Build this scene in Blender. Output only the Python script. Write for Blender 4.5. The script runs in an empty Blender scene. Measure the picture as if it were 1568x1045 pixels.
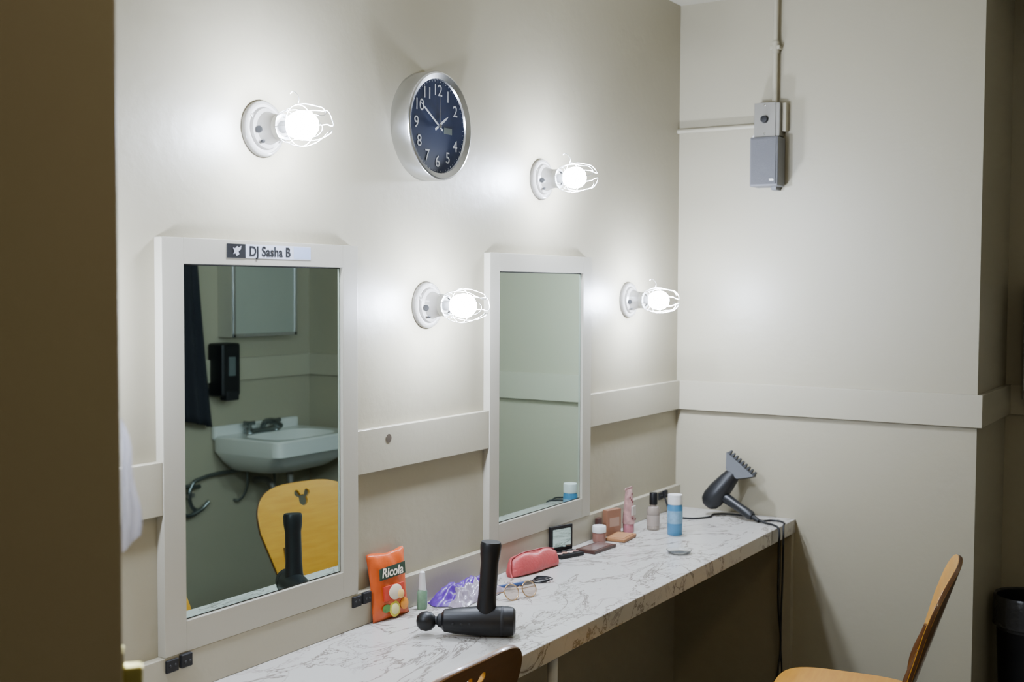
import bpy, bmesh, math, random, mathutils
from mathutils import Vector, Matrix
random.seed(4)
W,X,YE,X2,Y2,ZC=1.862,4.152,0.773,4.68,-0.50,2.66
ZK=0.76
C=bpy.context.scene.collection
# ------------------------------------------------------------ materials
def mat(name,col,rough=.5,metal=0,var=.04,bump=0,bscale=60,trans=0,emit=None,es=0,spec=.5,coat=0,alpha=1,nscale=8):
    m=bpy.data.materials.new(name);m.use_nodes=True
    nt=m.node_tree;b=nt.nodes['Principled BSDF']
    tc=nt.nodes.new('ShaderNodeTexCoord')
    n=nt.nodes.new('ShaderNodeTexNoise');n.inputs['Scale'].default_value=nscale;n.inputs['Detail'].default_value=4
    nt.links.new(tc.outputs['Object'],n.inputs['Vector'])
    mx=nt.nodes.new('ShaderNodeMix');mx.data_type='RGBA'
    c=list(col)
    mx.inputs[6].default_value=[max(0,v*(1-var)) for v in c]+[1]
    mx.inputs[7].default_value=[min(1,v*(1+var)) for v in c]+[1]
    nt.links.new(n.outputs['Fac'],mx.inputs[0]);nt.links.new(mx.outputs[2],b.inputs['Base Color'])
    b.inputs['Roughness'].default_value=rough;b.inputs['Metallic'].default_value=metal
    b.inputs['Specular IOR Level'].default_value=spec
    b.inputs['Transmission Weight'].default_value=trans
    b.inputs['Coat Weight'].default_value=coat
    b.inputs['Alpha'].default_value=alpha
    if emit: b.inputs['Emission Color'].default_value=list(emit)+[1];b.inputs['Emission Strength'].default_value=es
    if bump:
        n2=nt.nodes.new('ShaderNodeTexNoise');n2.inputs['Scale'].default_value=bscale;n2.inputs['Detail'].default_value=3
        nt.links.new(tc.outputs['Object'],n2.inputs['Vector'])
        bp=nt.nodes.new('ShaderNodeBump');bp.inputs['Strength'].default_value=bump;bp.inputs['Distance'].default_value=.004
        nt.links.new(n2.outputs['Fac'],bp.inputs['Height']);nt.links.new(bp.outputs['Normal'],b.inputs['Normal'])
    return m
M_wall=mat('wall_paint',(.365,.332,.240),.42,bump=.22,bscale=35,var=.02,nscale=2)
M_trim=mat('trim_paint',(.40,.368,.275),.35,bump=.12,bscale=50,var=.02)
M_frame=mat('frame_paint',(.41,.385,.31),.35,bump=.08,bscale=50,var=.02)
M_door=mat('door_paint',(.20,.178,.120),.5,var=.03)
M_ceil=mat('ceiling_paint',(.42,.39,.30),.7)
M_floor=mat('floor_vinyl',(.06,.048,.035),.45,var=.2)
M_porc=mat('porcelain',(.66,.67,.63),.18)
M_lbase=mat('lamp_porcelain',(.42,.40,.36),.22)
M_mirror=mat('mirror_glass',(.58,.73,.68),.015,1,var=0)
M_black=mat('black_plastic',(.006,.006,.007),.42,spec=.35)
M_blackm=mat('black_matte',(.010,.010,.011),.6,spec=.35)
M_dark=mat('dark_gap',(.03,.03,.03),.8)
M_alu=mat('brushed_aluminium',(.60,.61,.63),.22,1,var=.05,nscale=20)
M_steel=mat('galvanised_steel',(.24,.228,.20),.42,.6,var=.08)
M_grey=mat('grey_plastic',(.14,.14,.15),.45)
M_white=mat('white_plastic',(.68,.68,.66),.35)
M_wire=mat('cage_wire',(.55,.55,.53),.3,.8)
M_chrome=mat('chrome',(.6,.62,.62),.15,1)
M_bulb=mat('bulb_glow',(1,1,1),.3,emit=(.73,.815,1.0),es=850,var=0)
M_navy=mat('clock_face',(.008,.018,.060),.35,coat=.3)
M_num=mat('clock_white',(.55,.57,.60),.5)
M_brass=mat('brass',(.50,.45,.14),.35,1)
def wood(name,c1,c2,rough=.3):
    m=mat(name,c1,rough,coat=.3);nt=m.node_tree;b=nt.nodes['Principled BSDF']
    tc=nt.nodes['Texture Coordinate'];mp=nt.nodes.new('ShaderNodeMapping');mp.inputs['Scale'].default_value=(4,30,4)
    nt.links.new(tc.outputs['Object'],mp.inputs['Vector'])
    n=nt.nodes.new('ShaderNodeTexNoise');n.inputs['Scale'].default_value=2;n.inputs['Detail'].default_value=5
    nt.links.new(mp.outputs[0],n.inputs['Vector'])
    r=nt.nodes.new('ShaderNodeValToRGB');r.color_ramp.elements[0].position=.3;r.color_ramp.elements[1].position=.75
    r.color_ramp.elements[0].color=list(c1)+[1];r.color_ramp.elements[1].color=list(c2)+[1]
    nt.links.new(n.outputs['Fac'],r.inputs[0]);nt.links.new(r.outputs[0],b.inputs['Base Color'])
    return m
M_ply=wood('chair_plywood',(.50,.215,.010),(.60,.29,.022))
M_ply_shaded=wood('chair_plywood_rear_shaded',(.14,.060,.012),(.19,.085,.018))  # rear of the chair back: its shade is put into the plywood colour
M_plyd=wood('chair_edge',(.08,.032,.010),(.12,.052,.018))
def marble():
    m=bpy.data.materials.new('marble_laminate');m.use_nodes=True;nt=m.node_tree;b=nt.nodes['Principled BSDF'];L=nt.links
    tc=nt.nodes.new('ShaderNodeTexCoord')
    def vein(scale,dist,width,rot):
        mp=nt.nodes.new('ShaderNodeMapping');mp.inputs['Rotation'].default_value=(0.2,0.1,rot);mp.inputs['Scale'].default_value=(1,1.9,1)
        L.new(tc.outputs['Object'],mp.inputs['Vector'])
        n=nt.nodes.new('ShaderNodeTexNoise');n.inputs['Scale'].default_value=scale;n.inputs['Detail'].default_value=7;n.inputs['Roughness'].default_value=.62;n.inputs['Distortion'].default_value=dist
        L.new(mp.outputs[0],n.inputs['Vector'])
        s=nt.nodes.new('ShaderNodeMath');s.operation='SUBTRACT';s.inputs[1].default_value=.5;L.new(n.outputs['Fac'],s.inputs[0])
        a=nt.nodes.new('ShaderNodeMath');a.operation='ABSOLUTE';L.new(s.outputs[0],a.inputs[0])
        r=nt.nodes.new('ShaderNodeMapRange');r.inputs['From Min'].default_value=0;r.inputs['From Max'].default_value=width;r.inputs['To Min'].default_value=1;r.inputs['To Max'].default_value=0
        L.new(a.outputs[0],r.inputs['Value']);return r.outputs[0]
    v1=vein(2.6,1.0,.014,.6);v2=vein(6,.8,.02,-.5)
    k=nt.nodes.new('ShaderNodeTexNoise');k.inputs['Scale'].default_value=3.5;L.new(tc.outputs['Object'],k.inputs['Vector'])
    kr=nt.nodes.new('ShaderNodeMapRange');kr.inputs['From Min'].default_value=.42;kr.inputs['From Max'].default_value=.62;L.new(k.outputs['Fac'],kr.inputs['Value'])
    m2=nt.nodes.new('ShaderNodeMath');m2.operation='MULTIPLY';L.new(v2,m2.inputs[0]);L.new(kr.outputs[0],m2.inputs[1])
    m3=nt.nodes.new('ShaderNodeMath');m3.operation='MULTIPLY';m3.inputs[1].default_value=.6;L.new(m2.outputs[0],m3.inputs[0])
    mxx=nt.nodes.new('ShaderNodeMath');mxx.operation='MAXIMUM';L.new(v1,mxx.inputs[0]);L.new(m3.outputs[0],mxx.inputs[1])
    mm=nt.nodes.new('ShaderNodeMath');mm.operation='MULTIPLY';mm.inputs[1].default_value=.82;L.new(mxx.outputs[0],mm.inputs[0])
    mx=nt.nodes.new('ShaderNodeMix');mx.data_type='RGBA';mx.inputs[6].default_value=(.50,.48,.44,1);mx.inputs[7].default_value=(.085,.058,.042,1)
    L.new(mm.outputs[0],mx.inputs[0]);L.new(mx.outputs[2],b.inputs['Base Color']);b.inputs['Roughness'].default_value=.22
    return m
M_marb=marble()
# ------------------------------------------------------------ helpers
def empty(name,loc=(0,0,0),rot=(0,0,0)):
    o=bpy.data.objects.new(name,None);o.location=loc;o.rotation_euler=rot;o.empty_display_size=.05;C.objects.link(o);return o
def fin(name,me,m,parent=None,loc=(0,0,0),rot=(0,0,0),smooth=False,split=False):
    o=bpy.data.objects.new(name,me);C.objects.link(o);o.location=loc;o.rotation_euler=rot
    if m: me.materials.append(m)
    if parent: o.parent=parent
    if smooth:
        for p in me.polygons:p.use_smooth=True
    if split:
        es=o.modifiers.new('es','EDGE_SPLIT');es.split_angle=math.radians(38)
    return o
def box(name,x0,x1,y0,y1,z0,z1,m,parent=None,bev=0,loc=None,rot=(0,0,0)):
    bm=bmesh.new();bmesh.ops.create_cube(bm,size=1)
    c=Vector(((x0+x1)/2,(y0+y1)/2,(z0+z1)/2));s=Vector((x1-x0,y1-y0,z1-z0))
    for v in bm.verts:v.co=Vector((v.co.x*s.x,v.co.y*s.y,v.co.z*s.z))
    if bev: bmesh.ops.bevel(bm,geom=bm.edges[:],offset=bev,segments=3,affect='EDGES',profile=.6)
    me=bpy.data.meshes.new(name);bm.to_mesh(me);bm.free()
    return fin(name,me,m,parent,c,rot)
def lathe(name,prof,m,parent=None,loc=(0,0,0),rot=(0,0,0),seg=48,sx=1,sy=1,smooth=True,cap=True):
    bm=bmesh.new();rings=[]
    for r,h in prof:
        if r<1e-6: rings.append([bm.verts.new((0,0,h))])
        else: rings.append([bm.verts.new((r*math.cos(2*math.pi*i/seg)*sx,r*math.sin(2*math.pi*i/seg)*sy,h)) for i in range(seg)])
    for a,b in zip(rings,rings[1:]):
        for i in range(seg):
            j=(i+1)%seg
            if len(a)==1 and len(b)==1: continue
            if len(a)==1: bm.faces.new((a[0],b[j],b[i]))
            elif len(b)==1: bm.faces.new((a[i],a[j],b[0]))
            else: bm.faces.new((a[i],a[j],b[j],b[i]))
    bmesh.ops.recalc_face_normals(bm,faces=bm.faces[:])
    me=bpy.data.meshes.new(name);bm.to_mesh(me);bm.free()
    return fin(name,me,m,parent,loc,rot,smooth,smooth)
def tube(name,pts,r,m,parent=None,loc=(0,0,0),rot=(0,0,0),cyc=False,poly=False,res=8):
    cu=bpy.data.curves.new(name,'CURVE');cu.dimensions='3D';cu.bevel_depth=r;cu.bevel_resolution=3;cu.resolution_u=res;cu.use_fill_caps=True
    if poly:
        s=cu.splines.new('POLY');s.points.add(len(pts)-1)
        for p,q in zip(s.points,pts):p.co=(*q,1)
    else:
        s=cu.splines.new('BEZIER');s.bezier_points.add(len(pts)-1)
        for p,q in zip(s.bezier_points,pts):p.co=q;p.handle_left_type=p.handle_right_type='AUTO'
    s.use_cyclic_u=cyc
    o=bpy.data.objects.new(name,cu);C.objects.link(o);cu.materials.append(m);o.location=loc;o.rotation_euler=rot
    if parent:o.parent=parent
    return o
def text(name,s,size,m,parent,loc,rot,ext=.0003,align='CENTER',bold=0,shear=0):
    cu=bpy.data.curves.new(name,'FONT');cu.body=s;cu.size=size;cu.extrude=ext;cu.align_x=align;cu.align_y='CENTER';cu.offset=bold;cu.shear=shear
    o=bpy.data.objects.new(name,cu);C.objects.link(o);cu.materials.append(m);o.location=loc;o.rotation_euler=rot
    if parent:o.parent=parent
    return o
def shape2d(name,loops,m,parent,loc,rot,ext=.005,bev=.001,bend=0,rear=None):
    cu=bpy.data.curves.new(name,'CURVE');cu.dimensions='2D';cu.fill_mode='BOTH';cu.extrude=ext;cu.bevel_depth=bev
    for lp in loops:
        s=cu.splines.new('POLY');s.points.add(len(lp)-1);s.use_cyclic_u=True
        for p,q in zip(s.points,lp):p.co=(q[0],q[1],0,1)
    o=bpy.data.objects.new(name,cu);C.objects.link(o);cu.materials.append(m);o.location=loc;o.rotation_euler=rot
    if bend:
        bpy.context.view_layer.update()
        me=bpy.data.meshes.new_from_object(o)
        bpy.data.objects.remove(o)
        bm=bmesh.new();bm.from_mesh(me);bmesh.ops.remove_doubles(bm,verts=bm.verts[:],dist=1e-5)
        for k in range(-10,11):
            bmesh.ops.bisect_plane(bm,geom=bm.verts[:]+bm.edges[:]+bm.faces[:],dist=1e-6,plane_co=(k*.022,0,0),plane_no=(1,0,0))
        for v in bm.verts: v.co.z+=bend*v.co.x**2
        bm.normal_update()
        me.materials.clear();me.materials.append(m)
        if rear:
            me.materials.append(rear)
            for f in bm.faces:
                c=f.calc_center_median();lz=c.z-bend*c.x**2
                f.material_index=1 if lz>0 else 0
        bm.to_mesh(me);bm.free()
        o=bpy.data.objects.new(name,me);C.objects.link(o);o.location=loc;o.rotation_euler=rot
    if parent:o.parent=parent
    return o
def along(a,b):
    d=(Vector(b)-Vector(a));return d.to_track_quat('Z','Y').to_euler(),d.length
R90=(math.pi/2,0,0)
# ------------------------------------------------------------ room shell
XN=-1.1
box('floor',XN-.1,X2+.1,Y2-.1,W+.1,-.1,0,M_floor)
box('ceiling',XN-.1,X2+.1,Y2-.1,W+.1,ZC,ZC+.1,M_ceil)
box('wall_back',XN-.1,X,W,W+.1,0,ZC,M_wall)
box('wall_right',X,X2+.1,YE,W+.1,0,ZC,M_wall)
box('wall_recess',X2,X2+.1,Y2-.1,YE,0,ZC,M_wall)
box('wall_front',XN-.1,X2,Y2-.1,Y2,0,ZC,M_wall)
box('wall_left',XN-.1,XN,Y2,W,0,ZC,M_door)
T=.02;zr0,zr1=1.136,1.245
box('trim_1',.3,1.6205,W-T,W,zr0,zr1,M_trim,bev=.002)
box('trim_2',2.2275,2.8125,W-T,W,zr0,zr1,M_trim,bev=.002)
box('trim_3',3.4205,X,W-T,W,zr0,zr1,M_trim,bev=.002)
box('trim_4',X-T,X,YE-T,W-T,zr0,zr1,M_trim,bev=.002)
box('trim_5',X,X2,YE-T,YE,zr0,zr1,M_trim,bev=.002)
box('trim_6',X2-T,X2,Y2,YE-T,zr0,zr1,M_trim,bev=.002)
box('trim_7',XN,X2-T,Y2,Y2+T,zr0,zr1,M_trim,bev=.002)
lathe('rail_hole',[(0,0),(.009,0),(.011,.0012),(0,.0014)],mat('hole_brown',(.07,.05,.03),.8),None,(2.349,W-T,1.215),R90)
# ------------------------------------------------------------ door, open, close to camera
d=empty('door_1',(.865,1.051,0),(0,0,math.atan2(.636,-.771)))
box('door_slab',0,.86,-.04,0,.01,2.06,M_door,d,bev=.003)
box('latch_plate',-.0015,.001,-.034,-.006,1.13,1.19,M_brass,d)
box('latch_bolt',-.022,0,-.030,-.008,1.150,1.172,M_brass,d,bev=.004)
M_cloth=mat('pale_cloth',(.42,.40,.44),.9,trans=.5)
bm=bmesh.new();vs={}
for i in range(7):
    for j in range(21):
        u,v=i/6,j/20
        vs[i,j]=bm.verts.new((-.001-.019*u*math.sin(min(1,v*1.2)*math.pi/2)-.003*math.sin(v*9)*u,-.045-.006*math.sin(u*6+v*4),1.45-v*.155*(1-.12*u)))
for i in range(6):
    for j in range(20):
        bm.faces.new((vs[i,j],vs[i+1,j],vs[i+1,j+1],vs[i,j+1])).smooth=True
me=bpy.data.meshes.new('hanging_cloth');bm.to_mesh(me);bm.free();o=fin('hanging_cloth',me,M_cloth,d)
# ------------------------------------------------------------ counter
g=empty('makeup_counter')
box('top',.55,X,1.388,W,ZK-.05,ZK,M_marb,g,bev=.003)
box('backsplash',.55,X,W-T,W,ZK+.0005,.845,M_trim,g,bev=.002)
box('wall_cleat',X-.03,X,1.392,1.43,.0,ZK-.05,M_trim,g)
lathe('leg',[(0,0),(.02,0),(.02,.01),(.013,.012),(.013,ZK-.05),(0,ZK-.05)],M_white,g,(2.47,1.43,0))
lathe('leg_2',[(0,0),(.02,0),(.02,.01),(.013,.012),(.013,ZK-.05),(0,ZK-.05)],M_white,g,(.9,1.43,0))
# ------------------------------------------------------------ mirrors
def wmirror(x0,x1,gx0,gx1,lab=False):
    g=empty('wall_mirror',(x0,W,0));z0,z1,g0,g1=.8455,1.696,.909,1.643
    o=lambda v:v-x0
    t=.022
    box('stile_left',0,o(gx0),-t,0,z0,z1,M_frame,g,bev=.0015)
    box('stile_right',o(gx1),o(x1),-t,0,z0,z1,M_frame,g,bev=.0015)
    box('rail_top',o(gx0),o(gx1),-t,0,g1,z1,M_frame,g,bev=.001)
    box('rail_bottom',o(gx0),o(gx1),-t,0,z0,g0,M_frame,g,bev=.001)
    box('backing',o(gx0)+.0005,o(gx1)-.0005,-.012,-.002,g0+.0005,g1-.0005,M_dark,g)
    e=.003
    box('glass',o(gx0)+e,o(gx1)-e,-.0135,-.0115,g0+e,g1-e,M_mirror,g)
    return g
wmirror(1.6205,2.2275,1.678,2.1715)
wmirror(2.8125,3.4205,2.8635,3.3645)
g=empty('name_label',(1.796,W-.0225,1.658))
box('tape',0,.261,-.0006,0,0,.030,mat('label_white',(.50,.52,.60),.4),g)
box('tape_end',.205,.261,-.0009,-.0002,.002,.028,mat('label_blue',(.36,.43,.60),.4),g)
box('tape_square',0,.054,-.0010,-.0002,0,.030,M_black,g)
text('writing','DJ Sasha B',.030,M_black,g,(.129,-.0011,.0145),R90,bold=.0006)
shape2d('logo',[[(0,0),(.008,.004),(.005,.010),(.012,.014),(.014,.022),(.007,.018),(.002,.021),(-.004,.016),(-.010,.018),(-.006,.010),(-.009,.004),(-.003,.006)]],mat('logo_grey',(.4,.4,.45),.5),g,(.027,-.0013,.004),R90,.0002,0)
for bx in (1.655,2.238,3.985):
    b=empty('black_bracket',(bx,W-T,.826))
    box('plate_1',-.034,-.002,-.006,0,-.012,.014,M_blackm,b,bev=.002)
    box('plate_2',.002,.032,-.010,0,-.010,.018,M_blackm,b,bev=.003)
    for k in (-.025,-.011,.012,.024):
        lathe('screw',[(0,0),(.003,0),(.0025,.0015),(0,.002)],M_dark,b,(k,-.006 if k<0 else -.010,.002),R90,seg=12)
# ------------------------------------------------------------ lamps
def lamp(x,z,roll=0):
    g=empty('caged_wall_lamp',(x,W,z),R90)
    lathe('porcelain_base',[(0,0),(.061,0),(.062,.005),(.059,.012),(.054,.015),(.053,.011),(.047,.011),(.044,.018),(.036,.022),(.033,.030),(.030,.038),(.028,.052),(.026,.060),(.022,.061),(0,.061)],M_lbase,g)
    for a in (2.6,-.5):
        lathe('mount_screw',[(0,0),(.005,0),(.005,.002),(0,.003)],M_steel,g,(.047*math.cos(a),.047*math.sin(a),.012),seg=16)
    lathe('outlet_slot',[(0,0),(.008,0),(.007,.003),(0,.003)],M_dark,g,(-.034,-.006,.026),(0,-1.1,0),seg=16)
    lathe('outlet_slot_2',[(0,0),(.005,0),(.004,.003),(0,.003)],M_dark,g,(-.022,-.030,.026),(1.0,-.6,0),seg=16)
    lathe('cage_collar',[(.022,.055),(.0285,.055),(.0285,.068),(.022,.068)],M_wire,g)
    lathe('bulb_neck',[(.013,.058),(.013,.072),(.018,.085),(.024,.095)],M_white,g,seg=24)
    lathe('bulb_globe',[(.0235,.092),(.029,.104),(.032,.120),(.030,.136),(.022,.147),(.012,.153),(0,.155)],M_bulb,g,seg=16)
    n=8
    for i in range(n):
        a=2*math.pi*i/n+roll
        P=[(.0285,.064),(.037,.080),(.044,.105),(.045,.130),(.040,.155)]
        tube('cage_wire',[(r*math.cos(a),r*math.sin(a),h) for r,h in P],.0009,M_wire,g)
    for i in range(n//2):
        a=2*math.pi*(2*i)/n+roll;b=2*math.pi*(2*i+1)/n+roll;c=(a+b)/2
        pts=[(.040*math.cos(a),.040*math.sin(a),.155),(.032*math.cos(a-.15),.032*math.sin(a-.15),.178),(.018*math.cos(c),.018*math.sin(c),.190),(.032*math.cos(b+.15),.032*math.sin(b+.15),.178),(.040*math.cos(b),.040*math.sin(b),.155)]
        tube('cage_petal',pts,.0009,M_wire,g)
    for r,h in ((.0445,.112),(.034,.074)):
        tube('cage_ring',[(r*math.cos(t*math.pi/6),r*math.sin(t*math.pi/6),h) for t in range(12)],.0009,M_wire,g,cyc=True)
    ha=math.pi/2+roll*.4
    hk=[(.044,.108),(.058,.112),(.070,.104),(.074,.094),(.070,.088)]
    tube('cage_hook',[(r*math.cos(ha),r*math.sin(ha),h) for r,h in hk],.0010,M_wire,g)
lamp(1.924,1.944,.1);lamp(2.535,1.549,2.9);lamp(3.125,1.928,.6);lamp(3.727,1.554,.3);lamp(1.315,1.552,.2)
# ------------------------------------------------------------ clock
g=empty('wall_clock',(2.521,W,2.016),R90)
lathe('case',[(0,0),(.139,0),(.141,.003),(.141,.055),(.139,.0585),(.135,.060),(.122,.053),(.120,.048)],M_alu,g,seg=96)
lathe('dial',[(0,.047),(.1205,.047)],M_navy,g,seg=96)
for k in range(1,13):
    a=math.pi/2-k*math.pi/6
    if k==3: continue
    text('numeral_%d'%k,str(k),.042,M_num,g,(.092*math.cos(a),.092*math.sin(a),.0475),(0,0,0),.0002)
for k in range(60):
    a=k*math.pi/30;L=.003 if k%5 else .006
    box('tick',-L/2,L/2,-.0004,.0004,0,.0004,M_num,g,rot=(0,0,a)).location=(.1165*math.cos(a),.1165*math.sin(a),.0475)
box('lcd_window',.028,.064,-.016,.000,.0472,.0480,mat('lcd',(.10,.12,.11),.3),g)
def hand(n,ang,L,w,z,m):
    return shape2d(n,[[(-w,-.018),(w,-.018),(w,L*.7),(0,L),(-w,L*.7)]],m,g,(0,0,z),(0,0,-math.radians(ang)),.0004,0)
hand('hour_hand',56,.052,.0030,.051,M_num);hand('minute_hand',-57,.100,.0022,.053,M_num);hand('second_hand',2,.090,.0006,.055,M_alu)
lathe('hub',[(0,.048),(.005,.048),(.005,.057),(0,.0575)],M_alu,g,seg=24)
# ------------------------------------------------------------ conduit + speaker
g=empty('electrical_conduit')
yc=1.482
tube('conduit_vertical',[(X-.02,yc,ZC-.001),(X-.02,yc,2.255)],.0095,M_trim,g,poly=True)
lathe('coupling',[(.0095,-.02),(.013,-.02),(.013,.02),(.0095,.02)],M_trim,g,(X-.02,yc,2.463))
box('strap',X-.031,X,yc-.018,yc+.018,2.455,2.468,M_trim,g,bev=.002)
tube('conduit_horizontal',[(X-.016,W-.0005,2.187),(X-.016,1.545,2.187)],.0085,M_trim,g,poly=True)
lathe('conduit_end',[(0.008,0),(.0125,0),(.0125,.02),(.008,.02)],M_steel,g,(X-.016,1.556,2.187),R90)
box('junction_box',X-.052,X,1.452,1.545,2.142,2.262,M_steel,g,bev=.003)
box('box_cover',X-.055,X-.052,1.466,1.546,2.141,2.263,M_steel,g,bev=.001)
box('mount_tab',X-.030,X,1.436,1.452,2.16,2.262,M_trim,g,bev=.003)
lathe('knob',[(0,0),(.014,0),(.012,.014),(0,.015)],M_black,g,(X-.055,1.506,2.203),(0,-math.pi/2,0),seg=24)
for zz in (2.152,2.253): lathe('cover_screw',[(0,0),(.004,0),(0,.002)],M_chrome,g,(X-.055,1.506,zz),(0,-math.pi/2,0),seg=12)
tube('cable',[(X-.03,1.549,2.16),(X-.03,1.562,2.135),(X-.03,1.560,2.10),(X-.03,1.54,2.09)],.003,M_white,g)
g=empty('wall_speaker')
box('cabinet',X-.085,X-.006,1.445,1.550,1.962,2.138,M_grey,g,bev=.006)
box('grille',X-.089,X-.084,1.451,1.544,1.968,2.132,mat('speaker_grille',(.15,.15,.16),.55,.2,bump=.8,bscale=700),g,bev=.002)
box('badge',X-.0905,X-.0885,1.458,1.474,1.980,1.987,M_chrome,g)
box('bracket',X-.05,X,1.462,1.482,1.95,1.963,M_grey,g,bev=.002)
# ------------------------------------------------------------ chairs
def chair(x,y,rz):
    g=empty('dining_chair',(x,y,0),(0,0,rz))
    th=math.atan2(.12,.36)
    ol=[]
    hw=lambda v:.172+.060*min(1,v/.22)
    for i in range(12): ol.append((hw(i*.02),i*.02))
    for i in range(33):
        a=i/32*math.pi
        ca,sa=math.cos(a),math.sin(a)
        ol.append((.232*math.copysign(abs(ca)**.62,ca),.250+.135*abs(sa)**.85))
    for i in range(11,-1,-1): ol.append((-hw(i*.02),i*.02))
    dd=[ol[0]]
    for q in ol[1:]:
        if (Vector(q)-Vector(dd[-1])).length>.002: dd.append(q)
    ccy=.316
    sil=[]
    head=(0,ccy,.022);ears=((.024,ccy+.028,.0135),(-.024,ccy+.028,.0135))
    n=90
    for i in range(n):
        a=-math.pi/2+2*math.pi*i/n;dx,dy=math.cos(a),math.sin(a);best=head[2]
        for ex,ey,er in ears:
            fx,fy=ex-head[0],ey-head[1];bq=fx*dx+fy*dy;cq=fx*fx+fy*fy-er*er;D=bq*bq-cq
            if D>0: best=max(best,bq+math.sqrt(D))
        sil.append((best*dx,ccy+best*dy))
    shape2d('back_panel',[dd,sil],M_ply,g,(0,.115,.49),(math.pi/2+th,0,0),.005,.0015,bend=-.38,rear=M_ply_shaded)
    shape2d('back_core',[[(p[0]*1.004,p[1]*1.003) for p in dd],sil],M_plyd,g,(0,.115,.49),(math.pi/2+th,0,0),.0035,.0012,bend=-.38)
    sl=[]
    for i in range(48):
        a=2*math.pi*i/48;ca,sa=math.cos(a),math.sin(a)
        w=.20+.015*sa
        sl.append((w*math.copysign(abs(ca)**.55,ca),.29+.20*math.copysign(abs(sa)**.55,sa)))
    shape2d('seat',[sl],M_ply,g,(0,0,.445),(0,0,0),.007,.003)
    shape2d('seat_core',[[(p[0]*1.008,.29+(p[1]-.29)*1.008) for p in sl]],M_plyd,g,(0,0,.445),(0,0,0),.004,.001)
    for s in (-1,1):
        tube('rear_leg_%d'%(s+2),[(s*.17,.04,.0),(s*.165,.09,.25),(s*.155,.120,.44),(s*.14,.122,.52),(s*.13,.080,.64)],.011,M_plyd,g)
        tube('front_leg_%d'%(s+2),[(s*.175,.47,0),(s*.165,.44,.436)],.012,M_plyd,g,poly=True)
        tube('side_rail_%d'%(s+2),[(s*.16,.10,.425),(s*.165,.44,.425)],.010,M_plyd,g,poly=True)
    tube('front_rail',[(-.165,.44,.425),(.165,.44,.425)],.010,M_plyd,g,poly=True)
    tube('rear_rail',[(-.16,.11,.425),(.16,.11,.425)],.010,M_plyd,g,poly=True)
chair(3.33,.662,math.radians(9));chair(1.925,1.290,math.radians(0))
# ------------------------------------------------------------ items on counter
g=empty('massage_gun',(2.331,1.560,ZK),(0,0,math.atan2(-.17,.10)))
bz=.036
lathe('body',[(0,-.085),(.020,-.084),(.027,-.078),(.031,-.05),(.035,0),(.0355,.075),(.033,.088),(.026,.093),(0,.093)],M_black,g,(0,0,bz),(0,math.pi/2,0))
lathe('body_ring',[(.0355,.058),(.0362,.060),(.0362,.064),(.0355,.066)],M_blackm,g,(0,0,bz),(0,math.pi/2,0))
lathe('motor_neck',[(0,0),(.018,0),(.016,.012),(.010,.016),(.009,.03),(0,.03)],M_blackm,g,(-.080,0,bz),(0,-math.pi/2,0))
lathe('massage_head',[(0,-.024),(.012,-.022),(.021,-.013),(.024,0),(.021,.013),(.012,.022),(0,.024)],M_black,g,(-.122,0,.034),(0,math.pi/2,0))
e,L=along((.022,0,.05),(.034,0,.228))
lathe('handle',[(0,0),(.028,0),(.024,.02),(.022,.05),(.0215,.13),(.0245,.150),(.0255,.172),(.023,.179),(0,.180)],M_black,g,(.022,0,.05),e)
for k in range(4):
    lathe('vent_dot',[(0,0),(.004,0),(0,.002)],M_blackm,g,(-.055+.02*k,-.0335,bz),R90,seg=12)
# cough drop bag
M_or=mat('bag_orange',(.60,.095,.015),.3,var=.12,bump=.7,bscale=30)
g=empty('cough_drop_bag',(2.340,1.826,ZK),(-.13,0,-.08))
bm=bmesh.new();nx,nz=18,24;w,h=.140,.168
def bulge(u,v): return .016*max(0,(1-(2*u-1)**2))**.6*max(0,1-(2*v-1)**4)**.7
grid={}
for side in (0,1):
    for i in range(nx+1):
        for j in range(nz+1):
            u,v=i/nx,j/nz;edge=i in(0,nx) or j in (0,nz)
            if side and edge: grid[(1,i,j)]=grid[(0,i,j)];continue
            y=bulge(u,v)*(1 if side else -1)+.0015*math.sin(u*19+v*9)*(0 if edge else 1)+(.003*math.sin(u*8) if edge and j==nz else 0)
            xx=(u-.5)*w*(1-.06*math.sin(v*math.pi)-.04*(1-v))
            grid[(side,i,j)]=bm.verts.new((xx,y,v*h+.003*math.sin(u*7+1)*v))
for side in (0,1):
    for i in range(nx):
        for j in range(nz):
            f=[grid[(side,i,j)],grid[(side,i+1,j)],grid[(side,i+1,j+1)],grid[(side,i,j+1)]]
            bm.faces.new(f if side==0 else f[::-1])
me=bpy.data.meshes.new('pouch');bm.to_mesh(me);bm.free();fin('pouch',me,M_or,g,smooth=True)
def disc(n,x,z,r,col,dy=-.0155,sx=1):
    lathe(n,[(0,0),(r,0),(r*.9,.001),(0,.0015)],mat(n+'_m',col,.4),g,(x,dy-.002,z),R90,seg=24,sx=sx)
box('print_patch',-.035,.04,-.0185,-.0125,.048,.085,mat('print_red',(.50,.04,.02),.4),g,bev=.001)
disc('drop_print',.005,.066,.019,(.70,.60,.45),-.0175,1.3)
disc('drop_print_2',.022,.058,.012,(.80,.5,.15),-.019)
disc('lemon_print',.0,.024,.020,(.62,.54,.04),-.0135)
disc('lemon_inner',.0,.024,.014,(.72,.68,.28),-.0150)
disc('leaf_print',-.028,.03,.010,(.08,.22,.05),-.0130,1.6)
disc('orange_print',.038,.030,.015,(.80,.30,.03),-.0125)
shape2d('name_panel',[[(-.048,-.016),(.047,-.012),(.049,.018),(-.046,.013)]],mat('label_green',(.02,.05,.03),.4),g,(0,-.0190,.118),R90,.0006,.0)
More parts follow.
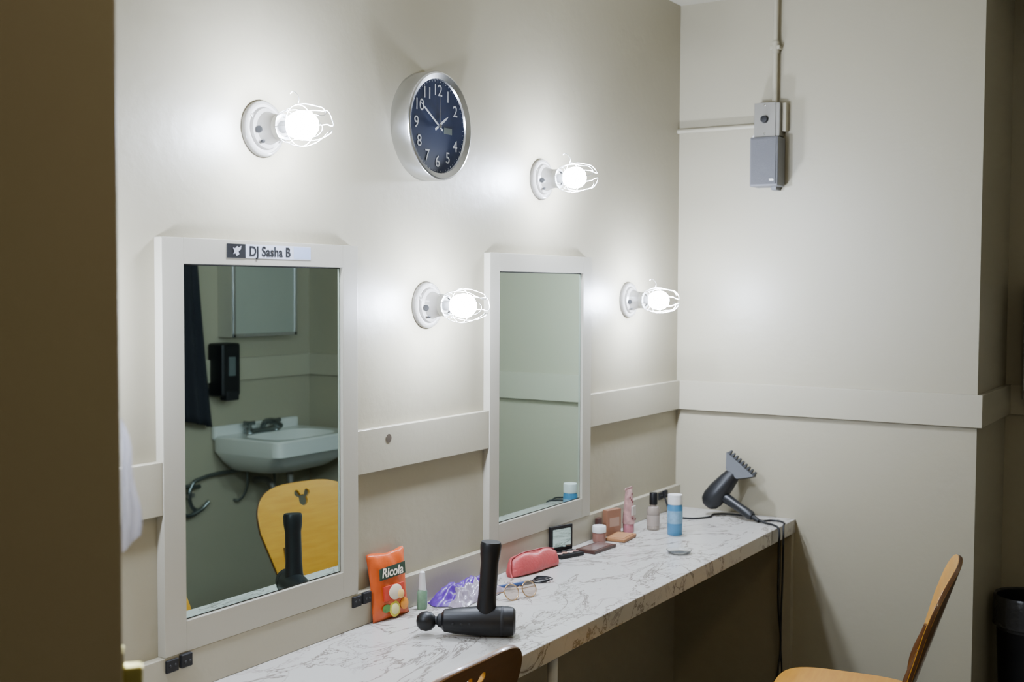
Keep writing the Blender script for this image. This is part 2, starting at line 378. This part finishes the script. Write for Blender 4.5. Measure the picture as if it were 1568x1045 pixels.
text('brand_writing','Ricola',.032,mat('label_yellow',(.78,.72,.58),.4),g,(-.002,-.0205,.118),R90,bold=.0006,shear=.25)
g=empty('nasal_spray_bottle',(2.452,1.812,ZK))
lathe('bottle',[(0,0),(.014,0),(.0145,.003),(.0145,.045),(.011,.051),(0,.051)],mat('green_label',(.15,.26,.16),.4,var=.4,nscale=90),g,sx=1.1,sy=.8)
lathe('cap',[(0,.049),(.010,.049),(.0095,.055),(.0080,.078),(.0070,.096),(.004,.099),(0,.0995)],M_white,g)
M_pur=mat('purple_plastic',(.085,.016,.27),.35,var=.3,coat=.2)
M_clr=mat('clear_plastic',(.30,.25,.31),.25,var=.35,trans=.15,coat=.3,bump=.6,bscale=50)
g=empty('plastic_zip_bag',(2.615,1.775,ZK),(0,0,.0))
bm=bmesh.new();nx,ny=44,26;vs={}
for i in range(nx+1):
    for j in range(ny+1):
        u,v=i/nx-.5,j/ny-.5
        p=Vector((u*8,v*7,1.3));nn=mathutils.noise.fractal(p,1,2,4)
        env=max(0,1-(2*u)**4)*max(0,1-(2*v)**4)
        z=.002+env*(.027+.022*nn)+.026*env*max(0,v+.1)
        vs[i,j]=bm.verts.new((u*.25*(1+.08*math.sin(v*9)),v*.105*(1+.08*math.sin(u*11)),max(.001,z)))
for i in range(nx):
    for j in range(ny):
        f=bm.faces.new((vs[i,j],vs[i+1,j],vs[i+1,j+1],vs[i,j+1]));f.smooth=True
        q=mathutils.noise.noise(Vector((i*.12,j*.15,4)))
        f.material_index=1 if (j/ny>.46+.25*q or (i/nx<.2 and j/ny>.35)) else 0
me=bpy.data.meshes.new('film');bm.to_mesh(me);bm.free();o=fin('film',me,M_clr,g);me.materials.append(M_pur)
# coral zip pouch: wedge section, flat ends
g=empty('cosmetic_pouch',(2.965,1.785,ZK),(0,0,-.10))
M_cor=mat('coral_leather',(.46,.070,.072),.42,bump=.4,bscale=120)
bm=bmesh.new();secs=[];N=24;K=32
for i in range(N+1):
    t=i/N;x=(t-.5)*.225;s=(max(0,1-abs(2*t-1)**7))**.5;s=max(s,.35)
    ring=[]
    for k in range(K):
        a=2*math.pi*k/K;ca,sa=math.cos(a),math.sin(a)
        zn=math.copysign(abs(sa)**.6,sa)
        wy=.036*s*(1-.30*(zn+1)/2*1.6 if zn>-.9 else .95)
        yy=max(.0045,wy)*math.copysign(abs(ca)**.55,ca)
        hh=.030*(.62+.38*s)*(1-.10*t)
        zz=hh+hh*zn+.0025*math.sin(t*15+a*2)*(1 if zn>-.5 else 0)
        ring.append(bm.verts.new((x+.006*(zn+1)*(-1 if t<.1 else (1 if t>.9 else 0))*-.6,yy+.002*math.sin(t*11),max(.0005,zz))))
    secs.append(ring)
for a,b in zip(secs,secs[1:]):
    for k in range(K): bm.faces.new((a[k],b[k],b[(k+1)%K],a[(k+1)%K]))
bm.faces.new(secs[0]);bm.faces.new(secs[-1][::-1]);bmesh.ops.recalc_face_normals(bm,faces=bm.faces[:])
me=bpy.data.meshes.new('pouch_body');bm.to_mesh(me);bm.free();fin('pouch_body',me,M_cor,g,smooth=True)
tube('zip',[(-.105,0,.053),(-.05,0,.0615),(.0,0,.0600),(.05,0,.0585),(.104,0,.048)],.0022,mat('zip_coral',(.26,.035,.035),.4),g)
tube('zip_pull',[(-.105,0,.053),(-.116,-.006,.040),(-.122,-.012,.015),(-.124,-.02,.004)],.0025,M_cor,g)
g=empty('eyeglasses',(2.675,1.645,ZK),(0,0,-.35))
M_gold=mat('gold_wire',(.62,.42,.24),.25,1)
M_lens=mat('lens',(.8,.72,.65),.05,trans=.9)
for s in (-1,1):
    pts=[(s*.030+.023*math.cos(t*math.pi/8),.006+.008*math.sin(t*math.pi/8),.0215+.020*math.sin(t*math.pi/8)) for t in range(16)]
    tube('rim_%d'%(s+2),pts,.0016,M_gold,g,cyc=True)
    lathe('lens_%d'%(s+2),[(0,0),(.021,0),(.021,.0006),(0,.001)],M_lens,g,(s*.030,.006,.0215),(math.pi/2-.38,0,0),seg=32,sx=1.08,sy=.95)
    tube('temple_%d'%(s+2),[(s*.054,.008,.024),(s*.056,.02,.022),(s*.05,.06,.008),(s*.03,.09,.003)],.0014,M_gold,g)
tube('bridge',[(-.008,.009,.028),(0,.009,.032),(.008,.009,.028)],.0014,M_gold,g)
g=empty('hair_tie',(2.86,1.700,ZK))
for k in range(3):
    tube('loop_%d'%k,[((.024-.003*k)*math.cos(t*math.pi/5)+.006*k,(.020+.003*k)*math.sin(t*math.pi/5)-.004*k,.003+.003*k) for t in range(10)],.0018,M_blackm,g,cyc=True)
g=empty('navy_pen',(2.765,1.725,ZK))
tube('barrel',[(-.05,.03,.006),(.04,-.01,.006)],.0055,mat('navy_plastic',(.03,.06,.16),.35),g,poly=True)
tube('cap',[(.04,-.01,.006),(.06,-.019,.006)],.006,M_black,g,poly=True)
# makeup
M_brn=mat('palette_brown',(.055,.021,.015),.35)
g=empty('open_eyeshadow_palette',(3.185,1.800,ZK),(0,0,-.30))
box('base',-.048,.048,-.035,.018,.0005,.012,M_black,g,bev=.002)
for i in range(4):
    lathe('pan',[(0,0),(.010,0),(.010,.001),(0,.001)],mat('shadow',[(.5,.3,.25),(.35,.18,.12),(.6,.45,.38),(.2,.1,.08)][i],.7),g,(-.034+.0225*i,-.010,.012),seg=20)
box('lid',-.048,.048,.017,.025,.012,.092,M_black,g,bev=.002)
box('lid_mirror',-.038,.038,.0155,.017,.024,.082,M_mirror,g)
g=empty('flat_makeup_palette',(3.315,1.760,ZK),(0,0,-.05))
box('tray',-.068,.068,-.035,.035,.0005,.010,M_brn,g,bev=.002)
box('tray_window',-.058,.058,-.025,.025,.010,.0108,mat('pal_window',(.14,.085,.075),.2,var=.5,nscale=50),g)
g=empty('bronzer_compact',(3.50,1.765,ZK),(0,0,.1))
box('case',-.055,.055,-.035,.035,.0005,.012,mat('tan_case',(.32,.145,.055),.45),g,bev=.004)
box('case_top',-.045,.045,-.027,.027,.012,.0135,mat('tan_top',(.38,.19,.085),.4),g,bev=.0005)
g=empty('blush_box',(3.545,1.822,ZK),(0,0,-.3))
box('carton',-.036,.032,-.012,.010,.0005,.088,mat('rose_gold',(.30,.145,.085),.35,var=.2,nscale=30),g,bev=.002)
box('carton_label',-.024,.022,-.0128,-.012,.03,.06,mat('rose_label',(.42,.28,.21),.4),g)
g=empty('cream_jar',(3.425,1.808,ZK))
lathe('jar',[(0,0),(.020,0),(.022,.004),(.022,.028),(.019,.031),(0,.031)],mat('jar_pink',(.28,.13,.10),.3),g)
lathe('lid',[(.0215,.031),(.023,.032),(.023,.050),(.021,.053),(0,.0535)],M_white,g)
g=empty('compact_case',(3.462,1.832,ZK),(0,0,.1))
box('shell',-.014,.016,-.008,.006,.0005,.07,M_brn,g,bev=.003)
M_flor=mat('floral_pink',(.50,.29,.28),.4,var=.7,nscale=60)
g=empty('lotion_tube',(3.615,1.795,ZK))
lathe('cap',[(0,0),(.018,0),(.019,.003),(.019,.028),(.0175,.030),(0,.030)],mat('tube_cap',(.46,.17,.20),.35),g)
bm=bmesh.new();rings=[]
for i in range(9):
    t=i/8;ring=[]
    for k in range(24):
        a=2*math.pi*k/24;ring.append(bm.verts.new(((.021+.005*t)*math.cos(a),.021*(1-t)**.6*math.sin(a)+.0008*math.sin(a),.030+t*.118)))
    rings.append(ring)
for a,b in zip(rings,rings[1:]):
    for k in range(24): bm.faces.new((a[k],a[(k+1)%24],b[(k+1)%24],b[k]))
me=bpy.data.meshes.new('tube_body');bm.to_mesh(me);bm.free();fin('tube_body',me,M_flor,g,smooth=True)
for k in range(5): lathe('scallop_%d'%k,[(0,-.001),(.006,-.001),(.006,.001),(0,.001)],M_flor,g,(-.022+.011*k,0,.149),R90,seg=16)
M_lab=mat('tube_label',(.56,.51,.46),.4);M_flw=mat('flower',(.22,.05,.06),.5)
box('tube_label',-.013,.013,-.0215,-.016,.060,.092,M_lab,g,bev=.002)
for zz,sx_ in ((.05,-.008),(.105,.006),(.12,-.01),(.045,.01),(.112,-.002),(.13,.010)):
    yy=-.0215*(1-(zz-.03)/.118)**.6-.001
    lathe('flower_print',[(0,0),(.005,0),(0,.001)],M_flw,g,(sx_,yy,zz),R90,seg=7)
g=empty('perfume_bottle',(3.70,1.742,ZK))
lathe('bottle',[(0,0),(.021,0),(.022,.003),(.022,.070),(.018,.080),(.011,.084),(.011,.09),(0,.09)],mat('clear_glass',(.62,.53,.46),.08,trans=.6),g)
lathe('liquid_label',[(.0222,.015),(.0225,.016),(.0225,.05),(.0222,.051)],mat('pale_label',(.42,.35,.30),.4),g)
lathe('cap',[(0,.088),(.014,.088),(.014,.126),(.0125,.129),(0,.129)],M_black,g)
g=empty('toner_bottle',(3.665,1.645,ZK))
lathe('bottle',[(0,0),(.024,0),(.0255,.004),(.0255,.095),(.023,.104),(0,.105)],mat('blue_bottle',(.06,.22,.40),.3),g)
lathe('label',[(.0257,.04),(.026,.041),(.026,.082),(.0257,.083)],mat('bottle_label',(.20,.36,.50),.4,var=.4,nscale=60),g)
lathe('cap',[(.0235,.104),(.0245,.105),(.0245,.134),(.0235,.137),(0,.137)],M_white,g)
g=empty('glass_dish',(3.41,1.515,ZK))
lathe('dish',[(0,0),(.030,0),(.036,.004),(.040,.012),(.0385,.012),(.034,.006),(.029,.003),(0,.003)],mat('dish_glass',(.93,.94,.93),.05,trans=.95,var=0),g)
# hair dryer
g=empty('hair_dryer')
M_hd=mat('dryer_black',(.009,.010,.012),.40)
P0=Vector((4.045,1.685,.800));P1=Vector((4.075,1.597,.918))
e,L=along(P0,P1)
lathe('barrel',[(0,-.006),(.022,-.004),(.034,.008),(.040,.03),(.040,.065),(.034,.11),(.027,L),(0,L)],M_hd,g,P0,e)
lathe('rear_grille',[(0,-.008),(.018,-.007),(.024,-.002)],mat('grille_dark',(.12,.07,.07),.5),g,P0,e)
ax=(P1-P0).normalized();sd=Vector((-.05,-.60,-.40));sd=(sd-ax*sd.dot(ax)).normalized();nm=ax.cross(sd)
bm=bmesh.new()
def P(a,s,n): return bm.verts.new(P1+ax*a+sd*s+nm*n)
def slab(a0,a1,s0,s1,n0,n1):
    v=[P(a0,-s0,-n0),P(a0,s0,-n0),P(a0,s0,n0),P(a0,-s0,n0),P(a1,-s1,-n1),P(a1,s1,-n1),P(a1,s1,n1),P(a1,-s1,n1)]
    for f in ((0,1,2,3),(7,6,5,4),(0,4,5,1),(1,5,6,2),(2,6,7,3),(3,7,4,0)): bm.faces.new([v[q] for q in f])
slab(-.004,.022,.026,.050,.024,.020);slab(.022,.044,.050,.068,.020,.018)
for k in range(9):
    s=-.060+.015*k
    v=[]
    for a,q in ((.043,.006),(.060,.002)):
        for ds,dn in ((-1,-1),(1,-1),(1,1),(-1,1)): v.append(P(a,s+ds*q,dn*q*2.2))
    for f in ((0,1,2,3),(7,6,5,4),(0,4,5,1),(1,5,6,2),(2,6,7,3),(3,7,4,0)): bm.faces.new([v[q] for q in f])
bmesh.ops.recalc_face_normals(bm,faces=bm.faces[:])
me=bpy.data.meshes.new('comb_nozzle');bm.to_mesh(me);bm.free();fin('comb_nozzle',me,M_hd,g)
H0=Vector((4.06,1.640,.838));H1=Vector((4.015,1.500,.779));e,L=along(H0,H1)
lathe('handle',[(0,0),(.020,0),(.019,.04),(.0165,.09),(.0175,L-.01),(.013,L),(0,L)],M_hd,g,H0,e)
lathe('strain_relief',[(.009,0),(.007,.03),(0,.03)],M_blackm,g,H1,e)
tube('cord',[H1,(4.0,1.45,.766),(3.975,1.405,.765),(3.952,1.381,.758),(3.95,1.379,.70),(3.95,1.378,.5),(3.965,1.372,.34),(3.94,1.372,.26),(3.93,1.375,.16),(3.95,1.38,.02)],.0036,M_blackm,g)
tube('cord_loop',[(4.005,1.47,.766),(4.06,1.44,.764),(4.05,1.40,.764),(3.99,1.377,.755),(3.985,1.376,.60),(3.97,1.374,.36),(3.985,1.373,.22),(3.97,1.374,.01)],.0034,M_blackm,g)
tube('cord_rear',[(3.985,W-T-.012,.82),(3.97,1.80,.77),(3.93,1.74,.764),(3.99,1.66,.764),(4.06,1.66,.764),(4.09,1.56,.764),(4.03,1.47,.764)],.0034,M_blackm,g)
# ------------------------------------------------------------ opposite wall (seen in the mirror)
g=empty('wall_sink',(3.985,Y2,0))
bm=bmesh.new();N=64
def ring(cx,cy,a,b,z,p):
    r=[]
    for i in range(N):
        t=2*math.pi*i/N;c,s=math.cos(t),math.sin(t)
        r.append(bm.verts.new((cx+a*math.copysign(abs(c)**p,c),cy+b*math.copysign(abs(s)**p,s),z)))
    return r
RR=[ring(.29,.15,.14,.13,.70,.6),ring(.29,.17,.22,.165,.715,.45),ring(.29,.20,.27,.20,.765,.3),ring(.29,.215,.288,.215,.80,.18),ring(.29,.22,.29,.22,.805,.15),ring(.29,.22,.29,.22,.872,.15),ring(.29,.22,.283,.213,.88,.15),ring(.29,.25,.225,.145,.877,.6),ring(.29,.25,.21,.13,.84,.65),ring(.29,.25,.15,.09,.77,.9),ring(.29,.25,.02,.02,.755,1)]
for a,b in zip(RR,RR[1:]):
    for i in range(N): bm.faces.new((a[i],a[(i+1)%N],b[(i+1)%N],b[i]))
bm.faces.new(RR[0]);bm.faces.new(RR[-1]);bmesh.ops.recalc_face_normals(bm,faces=bm.faces[:])
me=bpy.data.meshes.new('basin');bm.to_mesh(me);bm.free();fin('basin',me,M_porc,g,smooth=True,split=True)
box('splash_back',.0,.58,.0,.03,.86,.925,M_porc,g,bev=.012)
M_tap=mat('aged_chrome',(.22,.25,.25),.25,.9)
for s in (-1,1):
    lathe('tap_%d'%(s+2),[(0,0),(.024,0),(.020,.02),(.012,.03),(.012,.045),(0,.046)],M_tap,g,(.27+s*.09,.075,.88))
    tube('tap_lever_%d'%(s+2),[(.27+s*.09-.035,.075,.93),(.27+s*.09+.035,.075,.93)],.008,M_tap,g,poly=True)
    tube('tap_lever_b%d'%(s+2),[(.27+s*.09,.04,.93),(.27+s*.09,.11,.93)],.008,M_tap,g,poly=True)
tube('spout',[(.27,.075,.89),(.27,.09,.925),(.27,.14,.935),(.27,.20,.915)],.014,M_tap,g)
box('tap_bar',.16,.38,.055,.095,.881,.900,M_tap,g,bev=.006)
tube('drain_trap',[(.29,.235,.70),(.29,.235,.60),(.29,.19,.55),(.29,.14,.58),(.29,.10,.63),(.29,.0,.63)],.017,M_steel,g)
for s in (-1,1):
    tube('supply_%d'%(s+2),[(.27+s*.09,.06,.72),(.27+s*.1,.06,.60),(.27+s*.12,.03,.55),(.27+s*.12,.0,.55)],.007,M_tap,g)
tube('wall_pipe',[(.25,.035,.70),(-.10,.035,.69),(-.15,.035,.67),(-.16,.035,.58),(-.12,.04,.545),(-.06,.05,.58)],.010,M_tap,g)
tube('wall_pipe_b',[(-.10,.03,.655),(-.22,.035,.65),(-.23,.035,.56),(-.19,.04,.53),(-.10,.05,.55)],.010,M_tap,g)
box('pipe_clamp',-.18,-.14,0,.04,.61,.63,M_steel,g)
g=empty('soap_dispenser',(4.025,Y2,1.07))
box('housing',-.06,.06,0,.105,.0,.255,M_black,g,bev=.018)
box('window',-.022,.022,.104,.107,.10,.19,mat('smoke_window',(.10,.12,.12),.15),g,bev=.001)
box('push_lever',-.04,.04,.06,.112,-.018,.03,M_blackm,g,bev=.008)
g=empty('medicine_cabinet',(4.035,Y2,1.35))
box('cabinet_body',0,.44,0,.095,0,.62,M_frame,g,bev=.002)
for a in ((0,.44,0,.018),(0,.44,.602,.62),(0,.018,0,.62),(.422,.44,0,.62)):
    box('door_frame',a[0],a[1],.095,.105,a[2],a[3],M_alu,g,bev=.002)
box('door_panel',.018,.422,.095,.1,.018,.602,mat('cabinet_panel',(.33,.34,.29),.3),g)
g=empty('hanging_black_coat',(3.78,Y2,0))
bm=bmesh.new();vs={};nx,nz=36,24
for i in range(nx+1):
    for j in range(nz+1):
        u,v=i/nx,j/nz
        z=1.88-v*(.90+.05*u);x=-.10+.20*u*(.80+.20*v)+.060*v
        y=.065+.018*math.sin(u*17+v*1.5)*(.3+.7*v)+.025*math.sin(u*math.pi)
        vs[i,j]=bm.verts.new((x,y,z))
for i in range(nx):
    for j in range(nz):
        f=bm.faces.new((vs[i,j],vs[i+1,j],vs[i+1,j+1],vs[i,j+1]));f.smooth=True
me=bpy.data.meshes.new('fabric');bm.to_mesh(me);bm.free();o=fin('fabric',me,mat('black_cloth',(.008,.009,.014),.9),g)
so=o.modifiers.new('s','SOLIDIFY');so.thickness=.012
tube('hook',[(0,0,1.86),(0,.05,1.86),(0,.07,1.90)],.006,M_steel,g)
g=empty('paper_towel_dispenser',(X2,.55,1.20))
box('housing',-.115,0,-.15,.15,0,.42,M_steel,g,bev=.006)
box('front_door',-.122,-.115,-.145,.145,.03,.41,M_alu,g,bev=.003)
box('towel_slot',-.105,-.03,-.11,.11,-.003,.001,M_dark,g)
g=empty('waste_bin',(4.46,.645,0))
lathe('bucket',[(0,.0),(.085,0),(.107,.50),(.112,.505),(.112,.515),(.104,.515),(.082,.01),(0,.01)],M_black,g)
lathe('bin_liner',[(.103,.40),(.105,.516),(.1125,.521),(.1155,.512),(.117,.47),(.1155,.43),(.117,.415)],mat('liner',(.04,.04,.04),.25,bump=1,bscale=30),g)
# ------------------------------------------------------------ added warm fill, unseen source: lights the door and warms the room
la=bpy.data.lights.new('entry_fill','AREA');la.shape='DISK';la.size=.3;la.energy=12;la.color=(1,.79,.46)
lo=bpy.data.objects.new('added_entry_fill',la);lo.location=(.6,-.1,ZC-.03);C.objects.link(lo)
# ------------------------------------------------------------ world + camera
w=bpy.data.worlds.new('world');bpy.context.scene.world=w;w.use_nodes=True
w.node_tree.nodes['Background'].inputs[0].default_value=(.9,.75,.5,1);w.node_tree.nodes['Background'].inputs[1].default_value=.02
cam=bpy.data.cameras.new('camera');co=bpy.data.objects.new('camera',cam);C.objects.link(co)
hd,pi_,ro=0.56070,-0.04627,0.00456
fw=Vector((math.cos(pi_)*math.cos(hd),math.cos(pi_)*math.sin(hd),math.sin(pi_)))
rt=Vector((math.sin(hd),-math.cos(hd),0));up=rt.cross(fw)
rt2=rt*math.cos(ro)+up*math.sin(ro);up2=-rt*math.sin(ro)+up*math.cos(ro)
m=Matrix((rt2,up2,-fw)).transposed().to_4x4();m.translation=Vector((0,0,1.6));co.matrix_world=m
cam.sensor_width=36;cam.lens=36*1808.86/1568;cam.clip_start=.02
cam.dof.use_dof=True;cam.dof.focus_distance=3.0;cam.dof.aperture_fstop=4.5
bpy.context.scene.camera=co
